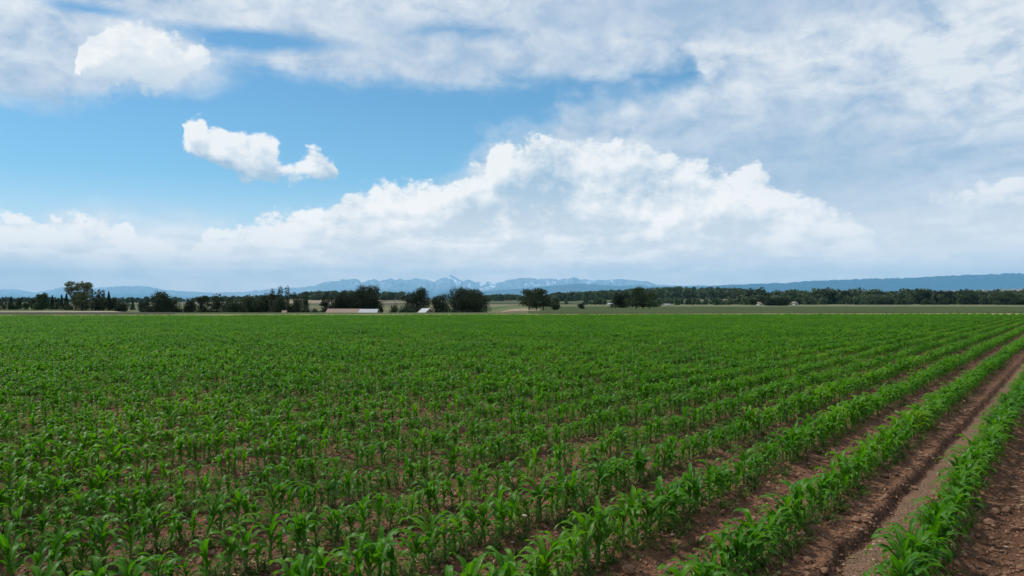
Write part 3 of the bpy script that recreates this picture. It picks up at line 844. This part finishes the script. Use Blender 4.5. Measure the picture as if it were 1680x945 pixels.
def make_tree(name, px0, px1, top, d, style, leafm, label, cat='tree', group=None, bark='bark', leaf=.42, dens=1.0, base_gap=.10, seed=None):
    r = random.Random(seed if seed is not None else int(px0 * 13 + px1)); nr = np.random.default_rng(int(abs(px0) * 7 + px1))
    s = ((px0 + px1) / 2 - 840) / F
    x, y = s * d, d
    z0 = float(ground_z(np.array([x]), np.array([y]))[0]) - .05
    W = (px1 - px0) / F * d * (1.55 if group == g2 and px0 < 524 else 1.30 if style in ('dome', 'irregular', 'bush', 'poplar') else 1.12); H = (CAMZ + (HORIZ - top) / F * d - z0) * 1.07
    root = empty(name, (x, y, z0), r.uniform(-.3, .3), label=label, category=cat)
    if group: root['group'] = group
    tr = []
    if style == 'conifer':
        n = int(1300 * dens); t = nr.random(n) ** .8
        rad = .5 * W * (1 - t) ** .85 * (.72 + .38 * ((t * 9) % 1)) * nr.uniform(.25, 1, n) ** .35
        a = nr.uniform(0, 6.283, n)
        c = np.stack([rad * np.cos(a), rad * np.sin(a), H * (.06 + .93 * t) - rad * .18], 1)
        v, f = quads(c, nr.uniform(.6, 1.2, n) * leaf, nr)
        tr.append(tube([(0, 0, 0), (0, 0, H * .5), (0, 0, H * .97)], [W * .045 + .08, W * .03, .02]))
    else:
        L = crown_lobes(style, W, H, r)
        vs = []
        tot = sum(l[3] ** 2 * 1.0 for l in L)
        for (cx, cy, cz, rx, rz) in L:
            n = max(40, int(dens * 9.5 * (rx * rx * 2 + rx * rz * 2) / (leaf * leaf)))
            q = nr.normal(size=(n, 3)); q /= np.linalg.norm(q, axis=1)[:, None]
            q *= (nr.random((n, 1)) ** .30) * (1 + .16 * nr.normal(size=(n, 1)))
            c = q * np.array([rx, rx, rz]) + np.array([cx, cy, cz]); vs.append(c)
        c = np.vstack(vs); c = c[(c[:, 2] > base_gap * H * .3) & (c[:, 2] < H * 1.01)]
        v, f = quads(c, nr.uniform(.5, 1.25, len(c)) * leaf, nr)
        stems = 1 if style in ('dome',) else 3
        if style == 'poplar': stems = max(2, int(W / (H * .22)))
        picks = r.sample(L, min(len(L), 5 + stems * 2))
        for m_ in range(stems):
            ox = (m_ - (stems - 1) / 2) * W * (.16 if style != 'poplar' else .8 / stems)
            lean = ox * (1.8 if style == 'loose' else .6)
            tr.append(tube([(ox, 0, -.1), (ox * 1.1, .05, H * .2), (ox + lean * .5, 0, H * .5), (ox + lean, 0, H * .82)],
                           [H * .026 + .05, H * .021 + .03, H * .012 + .02, .02]))
            for (cx, cy, cz, rx, rz) in picks[m_::stems]:
                z1 = min(cz * .45, H * .45)
                tr.append(tube([(ox * 1.05, 0, z1), ((ox + cx) * .5, cy * .5, (z1 + cz) * .52), (cx, cy, cz)], [H * .012 + .02, H * .008 + .015, .015], 5))
    obj('crown', mesh_np('crown', v, f), M[leafm], root)
    obj('trunk', mesh_np('trunk', *join2(tr), smooth=True), M[bark], root)
    return root
g1 = 'trees beyond the left end of the field'; g2 = 'dark trees beyond the middle of the field'; g3 = 'trees standing in the fields to the right'
TREES = [
 # name, x0, x1, top, distance, style, leaves, label, group, extra
 ('tree', -6, 10, 489, 262, 'poplar', 'dark_leaf', 'slim dark upright tree cut by the left edge of the picture', g1, {}),
 ('bush', 11, 27, 492, 258, 'bush', 'mid_leaf', 'low green rounded bush between two slim dark trees at far left', g1, {}),
 ('conifer', 13, 23, 488, 266, 'conifer', 'conifer', 'thin pointed conifer rising behind the low green bush at far left', g1, {}),
 ('tree', 25, 38, 489, 262, 'irregular', 'dark_leaf', 'small dark tree just left of the wide gap-topped green tree', g1, {}),
 ('bush', 36, 50, 496, 258, 'bush', 'mid_leaf', 'lowest bush of the left row, in the dip before the round green tree', g1, {}),
 ('tree', 47, 64, 491, 260, 'irregular', 'dark_leaf', 'dark ragged tree touching the left side of the round green tree', g1, {}),
 ('tree', 59, 79, 481, 255, 'dome', 'mid_leaf', 'round mid green tree, tallest left of the pale-trunked cottonwood', g1, {}),
 ('poplar', 78, 86, 488, 268, 'poplar', 'conifer', 'narrow dark tree just right of the round green tree', g1, {}),
 ('conifer', 81, 91, 486, 262, 'conifer', 'conifer', 'first pointed dark conifer right of the round green tree', g1, {}),
 ('poplar', 90, 98, 488, 262, 'poplar', 'dark_leaf', 'slim dark tree between two pointed conifers', g1, {}),
 ('conifer', 97, 105, 485, 258, 'conifer', 'conifer', 'middle one of the three pointed conifers left of the cottonwood', g1, {}),
 ('conifer', 104, 114, 483, 256, 'conifer', 'conifer', 'pointed conifer right beside the pale-trunked cottonwood', g1, {}),
 ('bush', 104, 124, 498, 250, 'bush', 'dark_leaf', 'low dark bush under the left limbs of the cottonwood', g1, {}),
 ('cottonwood', 106, 152, 464, 235, 'loose', 'olive_leaf', 'tall loose olive cottonwood with pale forked trunks and open top', g1, dict(bark='pale_bark', leaf=.40, dens=1.15)),
 ('bush', 122, 158, 484, 232, 'irregular', 'olive_leaf', 'olive green lower tree filling the right side of the cottonwood', g1, dict(bark='pale_bark')),
 ('poplar', 148, 161, 473, 245, 'poplar', 'dark_leaf', 'dark upright tree pressed against the right side of the cottonwood', g1, {}),
 ('poplar', 159, 173, 471, 243, 'poplar', 'conifer', 'tallest dark upright tree right of the cottonwood', g1, {}),
 ('bush', 146, 178, 488, 238, 'bush', 'dark_leaf', 'dark undergrowth tree at the feet of the two upright dark trees', g1, {}),
 ('conifer', 173, 184, 480, 240, 'conifer', 'conifer', 'pointed dark conifer standing alone right of the tall dark trees', g1, {}),
 ('tree', 178, 192, 488, 240, 'irregular', 'dark_leaf', 'small ragged tree between the lone conifer and the round bush', g1, {}),
 ('bush', 188, 214, 493, 240, 'bush', 'dark_leaf', 'low rounded dark bush ending the left group of trees', g1, {}),
 ('conifer', 214, 222, 494, 420, 'conifer', 'conifer', 'tiny pointed conifer in the gap between the two left tree groups', g1, {}),
 ('tree', 228, 244, 492, 400, 'dome', 'dark_leaf', 'tiny round tree in the gap before the big dark trees', g1, {}),
 ('tree', 248, 285, 480, 225, 'dome', 'dark_leaf', 'broad round nearly black tree at the left end of the middle hedge', g2, {}),
 ('tree', 272, 299, 482, 228, 'irregular', 'dark_leaf', 'dark bushy tree merged with the right side of the broad round black tree', g2, {}),
 ('bush', 299, 321, 489, 225, 'bush', 'dark_leaf', 'small rounded dark tree with a notch of sky on both sides', g2, {}),
 ('tree', 321, 345, 488, 228, 'loose', 'dark_leaf', 'thin see-through tree with pale stems in the middle hedge', g2, dict(bark='pale_bark')),
 ('tree', 344, 366, 485, 226, 'irregular', 'dark_leaf', 'dark tree right of the thin see-through tree', g2, {}),
 ('tree', 362, 380, 486, 228, 'irregular', 'dark_leaf', 'small-topped dark tree left of the olive hedge tree', g2, {}),
 ('tree', 374, 403, 487, 224, 'bush', 'mid_leaf', 'dull olive wide tree in the middle hedge', g2, {}),
 ('tree', 398, 424, 483.5, 228, 'dome', 'mid_leaf', 'wide green-topped tree right of the dull olive one', g2, {}),
 ('tree', 418, 450, 483, 226, 'dome', 'dark_leaf', 'wide dark tree left of the spiky-topped clump', g2, {}),
 ('poplar', 446, 485, 471, 224, 'poplar', 'dark_leaf', 'tall spiky-topped clump of upright dark stems', g2, {}),
 ('tree', 440, 475, 486, 218, 'bush', 'dark_leaf', 'dark undergrowth tree in front of the spiky-topped clump', g2, {}),
 ('tree', 470, 497, 486, 222, 'bush', 'dark_leaf', 'dark sloping bush on the right shoulder of the spiky-topped clump', g2, {}),
 ('tree', 493, 508, 487, 300, 'loose', 'mid_leaf', 'pale green slim tree in the gap right of the spiky clump', g2, {}),
 ('bush', 490, 512, 502, 225, 'bush', 'dark_leaf', 'low dark bush in the gap, nearer the spiky clump', g2, {}),
 ('bush', 509, 531, 499, 226, 'bush', 'dark_leaf', 'low dark bush in the gap, nearer the farmhouse', g2, {}),
 ('tree', 524, 556, 488, 236, 'irregular', 'dark_leaf', 'dark tree behind the left end of the tan farmhouse roof', g2, {}),
 ('tree', 548, 584, 481, 238, 'dome', 'dark_leaf', 'dark tree behind the middle of the tan farmhouse roof', g2, {}),
 ('tree', 570, 625, 469.5, 240, 'dome', 'dark_leaf', 'big high-domed black tree behind the white end of the farmhouse', g2, {}),
 ('bush', 618, 629, 498, 232, 'bush', 'dark_leaf', 'small dark bush at the right foot of the big domed tree', g2, {}),
 ('bush', 634, 656, 496, 230, 'bush', 'mid_leaf', 'low green bush between the two big tree groups', g2, {}),
 ('tree', 655, 713, 469.5, 234, 'irregular', 'dark_leaf', 'big ragged-topped dark tree above the small white gabled shed', g2, {}),
 ('tree', 704, 742, 479, 238, 'irregular', 'dark_leaf', 'dark tree between the ragged-topped tree and the smooth dome tree', g2, {}),
 ('tree', 737, 798, 474.5, 230, 'dome', 'dark_leaf', 'smooth broad dome tree at the right end of the dark group', g2, {}),
 ('bush', 636, 700, 503, 226, 'bush', 'dark_leaf', 'long low dark shrub left of the small white gabled shed', g2, {}),
 ('bush', 706, 790, 504, 224, 'bush', 'dark_leaf', 'long low dark hedge under the smooth dome tree', g2, {}),
 ('tree', 853, 907, 475, 205, 'irregular', 'mid_leaf', 'airy green tree standing alone in the stubble right of the dark group', g3, dict(base_gap=.4)),
 ('bush', 905, 921, 498, 215, 'bush', 'mid_leaf', 'small bush at the right foot of the lone airy tree', g3, {}),
 ('tree', 905, 918, 487, 420, 'irregular', 'dark_leaf', 'small dark tree behind the right side of the lone airy tree', g3, {}),
 ('bush', 948, 959, 496, 240, 'bush', 'dark_leaf', 'small dark bush alone in the open green field', g3, {}),
 ('tree', 1004, 1034, 482, 300, 'dome', 'dark_leaf', 'dark tree touching the left side of the tall feathery tree', g3, {}),
 ('tree', 1027, 1082, 470.5, 262, 'irregular', 'mid_leaf', 'tall feathery dark green tree near the middle right', g3, dict(base_gap=.3)),
 ('tree', 1226, 1246, 490, 520, 'bush', 'dark_leaf', 'rounded dark tree left of the tiny white barn', g3, {}),
 ('tree', 1254, 1275, 489, 500, 'dome', 'dark_leaf', 'dark dome tree right of the tiny white barn', g3, {}),
 ('tree', 1270, 1294, 488, 500, 'dome', 'dark_leaf', 'blackest wide tree right of the tiny white barn', g3, {}),
 ('conifer', 1316, 1325, 480, 800, 'irregular', 'far_leaf', 'thin upright tree poking above the distant wood', g3, {}),
 ('tree', 1338, 1352, 483, 800, 'dome', 'far_leaf', 'pointed dark tree above the distant wood right of two white houses', g3, {}),
 ('tree', 1420, 1447, 484, 700, 'dome', 'far_leaf', 'rounded tree of the distant wood near the pale far house', g3, {}),
 ('tree', 1462, 1480, 484, 760, 'dome', 'far_leaf', 'rounded tree at the right end of the long distant wood', g3, {}),
 ('tree', 1503, 1526, 476, 700, 'dome', 'dark_leaf', 'tall dark tree standing alone before the blue mesa', g3, {}),
 ('tree', 1533, 1549, 477, 700, 'dome', 'dark_leaf', 'left half of the pair of tall dark trees before the mesa', g3, {}),
 ('tree', 1546, 1563, 475, 700, 'irregular', 'dark_leaf', 'right half of the pair of tall dark trees before the mesa', g3, {}),
 ('tree', 1562, 1600, 479, 720, 'dome', 'far_leaf', 'wide bluish green tree right of the pair of dark trees', g3, {}),
 ('tree', 1596, 1632, 485, 760, 'bush', 'far_leaf', 'low bluish green tree in the dip near the right end', g3, {}),
 ('tree', 1630, 1664, 478, 640, 'dome', 'far_leaf', 'big bluish green tree near the right edge', g3, {}),
 ('tree', 1656, 1704, 480, 650, 'dome', 'far_leaf', 'green tree cut by the right edge of the picture', g3, {}),
]
for (nm, a, b, top, d, st, lm, lab, gr, ex) in TREES:
    kw = dict(leaf=.42 if d < 320 else .42 * d / 320); kw.update(ex)
    make_tree(nm, a, b, top, d, st, lm, lab, {'conifer': 'conifer', 'bush': 'bush', 'cottonwood': 'cottonwood'}.get(nm, 'tree'), gr, **kw)

# far-off woods on the low hills: one mass
def mini_tree(seed, style):
    r = random.Random(seed); nr = np.random.default_rng(seed)
    vs = []
    for (cx, cy, cz, rx, rz) in crown_lobes(style, 1.0, 1.0, r):
        n = 26; q = nr.normal(size=(n, 3)); q /= np.linalg.norm(q, axis=1)[:, None]; q *= nr.random((n, 1)) ** .33
        vs.append(q * np.array([rx, rx, rz]) + np.array([cx, cy, cz]))
    c = np.vstack(vs)
    v, f = quads(c, nr.uniform(.12, .26, len(c)), nr)
    return mesh_np('mini_tree', v, f)
wood_protos = [proto('wood_source', mini_tree(i, ('dome', 'irregular', 'dome', 'bush')[i % 4]), M['far_leaf']) for i in range(6)]
P_, S_ = [], []
def belt(px0, px1, n, d0, d1, h0, h1, thr=.0, clump=.02):
    for _ in range(n):
        px = random.uniform(px0, px1); d = random.uniform(d0, d1); s = (px - 840) / F
        if vnoise(np.array([s / clump]), np.array([d / 150]), 300)[0] < thr: continue
        P_.append((s * d, d)); S_.append(h0 + (h1 * 1.15 - h0) * random.random() ** 1.6)
belt(1030, 1222, 1000, 1200, 2050, 8, 15, .3, .012)
belt(900, 1040, 650, 1250, 2000, 8, 14, .15)
belt(770, 910, 330, 1400, 2000, 7, 12, .2)
belt(495, 660, 520, 1300, 2000, 8, 14, .2)
belt(-30, 520, 700, 1500, 2100, 6, 11, .35)
belt(1215, 1530, 1000, 850, 1500, 7, 14, .38, .012)
belt(1215, 1530, 300, 820, 1000, 10, 16, .35)
belt(1490, 1700, 520, 900, 1500, 9, 16, .38, .012)
belt(1215, 1700, 420, 690, 800, 4, 9, .30)
belt(880, 1240, 280, 620, 900, 3, 7, .45)
pp = np.array(P_); zz = land_z(pp[:, 0], pp[:, 1])
o = scatter('distant_wood', np.column_stack([pp, zz - .3]), S_, rng.uniform(0, 6.28, len(pp)), rng.integers(0, 6, len(pp)), wood_protos)
o['label'] = 'bluish green belt of far-off woods on the low hills'

# ---------------------------------------------------------------- buildings
def box_mesh(name, x0, x1, y0, y1, z0, z1):
    v = [(x, y, z) for z in (z0, z1) for y in (y0, y1) for x in (x0, x1)]
    f = [(0, 2, 3, 1), (4, 5, 7, 6), (0, 1, 5, 4), (2, 6, 7, 3), (0, 4, 6, 2), (1, 3, 7, 5)]
    return mesh_np(name, v, f)
def house(name, px0, px1, ridge_py, d, label, cat, wallm, roofm, depth=8.0, eave=.62, rz=0.0, gable_front=False, group=None, windows=3, doorx=.5, wall_h=None):
    s = ((px0 + px1) / 2 - 840) / F; x, y = s * d, d
    z0 = float(ground_z(np.array([x]), np.array([y]))[0]) - .05
    W = (px1 - px0) / F * d; H = CAMZ + (HORIZ - ridge_py) / F * d - z0
    if wall_h: 
        z0 = z0 + max(0, H - wall_h) * 0; 
    e = H * eave
    root = empty(name, (x, y, z0), rz, label=label, category=cat)
    if group: root['group'] = group
    hw, hd = W / 2 - .35, depth / 2 - .35
    o_ = .12
    if gable_front:      # ridge runs away from the viewer
        v = [(-hw, -hd, 0), (hw, -hd, 0), (hw, hd, 0), (-hw, hd, 0), (-hw, -hd, e), (hw, -hd, e), (hw, hd, e), (-hw, hd, e), (0, -hd, H - o_), (0, hd, H - o_)]
        f3 = [(0, 1, 5, 4), (1, 2, 6, 5), (2, 3, 7, 6), (3, 0, 4, 7)]; tri = [(4, 5, 8), (6, 7, 9)]
        R = [(-W / 2, -depth / 2, e - .15), (0, -depth / 2, H), (0, depth / 2, H), (-W / 2, depth / 2, e - .15), (W / 2, -depth / 2, e - .15), (W / 2, depth / 2, e - .15)]
        rf = [(0, 1, 2, 3), (1, 4, 5, 2)]
    else:
        v = [(-hw, -hd, 0), (hw, -hd, 0), (hw, hd, 0), (-hw, hd, 0), (-hw, -hd, e), (hw, -hd, e), (hw, hd, e), (-hw, hd, e), (-hw, 0, H - o_), (hw, 0, H - o_)]
        f3 = [(0, 1, 5, 4), (1, 2, 6, 5), (2, 3, 7, 6), (3, 0, 4, 7)]; tri = [(5, 6, 9), (7, 4, 8)]
        R = [(-W / 2, -depth / 2, e - .15), (W / 2, -depth / 2, e - .15), (W / 2, 0, H), (-W / 2, 0, H), (W / 2, depth / 2, e - .15), (-W / 2, depth / 2, e - .15)]
        rf = [(0, 1, 2, 3), (3, 2, 4, 5)]
    me = bpy.data.meshes.new('wall'); me.from_pydata(v, [], f3 + tri); me.update()
    obj('wall', me, M[wallm], root)
    me = bpy.data.meshes.new('roof'); me.from_pydata(R, [], rf); me.update()
    ro = obj('roof', me, M[roofm], root); md = ro.modifiers.new('thick', 'SOLIDIFY'); md.thickness = .12; md.offset = 1
    hh = min(e, 3.0)
    slots = [(-.5 + (i + .5) / (windows + 1)) * 2 * hw for i in range(windows + 1)]
    dx = slots.pop(int(doorx * windows))
    obj('door', box_mesh('door', dx - .5, dx + .5, -hd - .05, -hd - .004, .05, min(2.1, hh * .8)), M['door'], root)
    for sx in slots:
        fr = obj('window', box_mesh('window', sx - .6, sx + .6, -hd - .06, -hd - .004, hh * .36, hh * .74), M['trim'], root)
        obj('pane', box_mesh('pane', sx - .5, sx + .5, -hd - .075, -hd - .062, hh * .36 + .1, hh * .74 - .1), M['glass'], fr)
    return root
house('farmhouse', 538, 594, 507.2, 222, 'long low farmhouse with a tan roof just above the crop, under the big trees', 'farmhouse', 'brown_wall', 'tan_roof', 9, .70, .03)
house('carport', 591, 621, 507.6, 220, 'low building with a whitish metal roof joined to the right of the tan roof', 'shed', 'white_wall', 'white_roof', 8, .76, .03, windows=1)
house('shed', 689, 709, 506.4, 224, 'small gabled shed with a white tilted roof under the ragged-topped tree', 'shed', 'brown_wall', 'white_roof', 6, .55, -.75, windows=1)
house('shed', 463, 471, 510.0, 214, 'tiny tan-roofed shed showing at the foot of the spiky-topped clump', 'shed', 'brown_wall', 'tan_roof', 4, .7, .1, windows=1)
gf = 'small pale houses far across the fields'
for (a, b, t, d, lab, gfm) in [
    (996, 1007, 497.6, 640, 'left one of the two white houses before the feathery tree', False),
    (1031, 1041, 500.2, 520, 'white cottage half hidden at the foot of the feathery tree', True),
    (1089, 1099, 498.6, 620, 'low white house just right of the feathery tree', False),
    (1242, 1249, 496.0, 620, 'tiny white gabled barn between dark trees', True),
    (1293, 1298, 497.2, 650, 'smallest white house right of the blackest wide tree', True),
    (1300, 1307, 495.2, 660, 'white house with a brighter wall beside the smallest one', True),
    (1435, 1447, 496.6, 720, 'pale far house under the long distant wood', False),
    (898, 910, 502.0, 400, 'pale low house behind the right foot of the lone airy tree', False)]:
    house('house', a, b, t, d, lab, 'house', 'white_wall', 'white_roof' if not gfm else 'tan_roof', 7, .62, 0.1, gfm, gf, windows=2)

# ---------------------------------------------------------------- haze
hb = box_mesh('haze', -62000, 75000, -6000, 66000, -70, 2600)
hm = bpy.data.materials.new('haze'); hm.use_nodes = True; hm.node_tree.nodes.clear()
pv = hm.node_tree.nodes.new('ShaderNodeVolumePrincipled'); ho = hm.node_tree.nodes.new('ShaderNodeOutputMaterial')
hm.node_tree.links.new(pv.outputs[0], ho.inputs['Volume'])
pv.inputs['Color'].default_value = (.27, .65, 1.0, 1); pv.inputs['Density'].default_value = HAZE; pv.inputs['Anisotropy'].default_value = .0
obj('haze', hb, hm, kind='stuff')
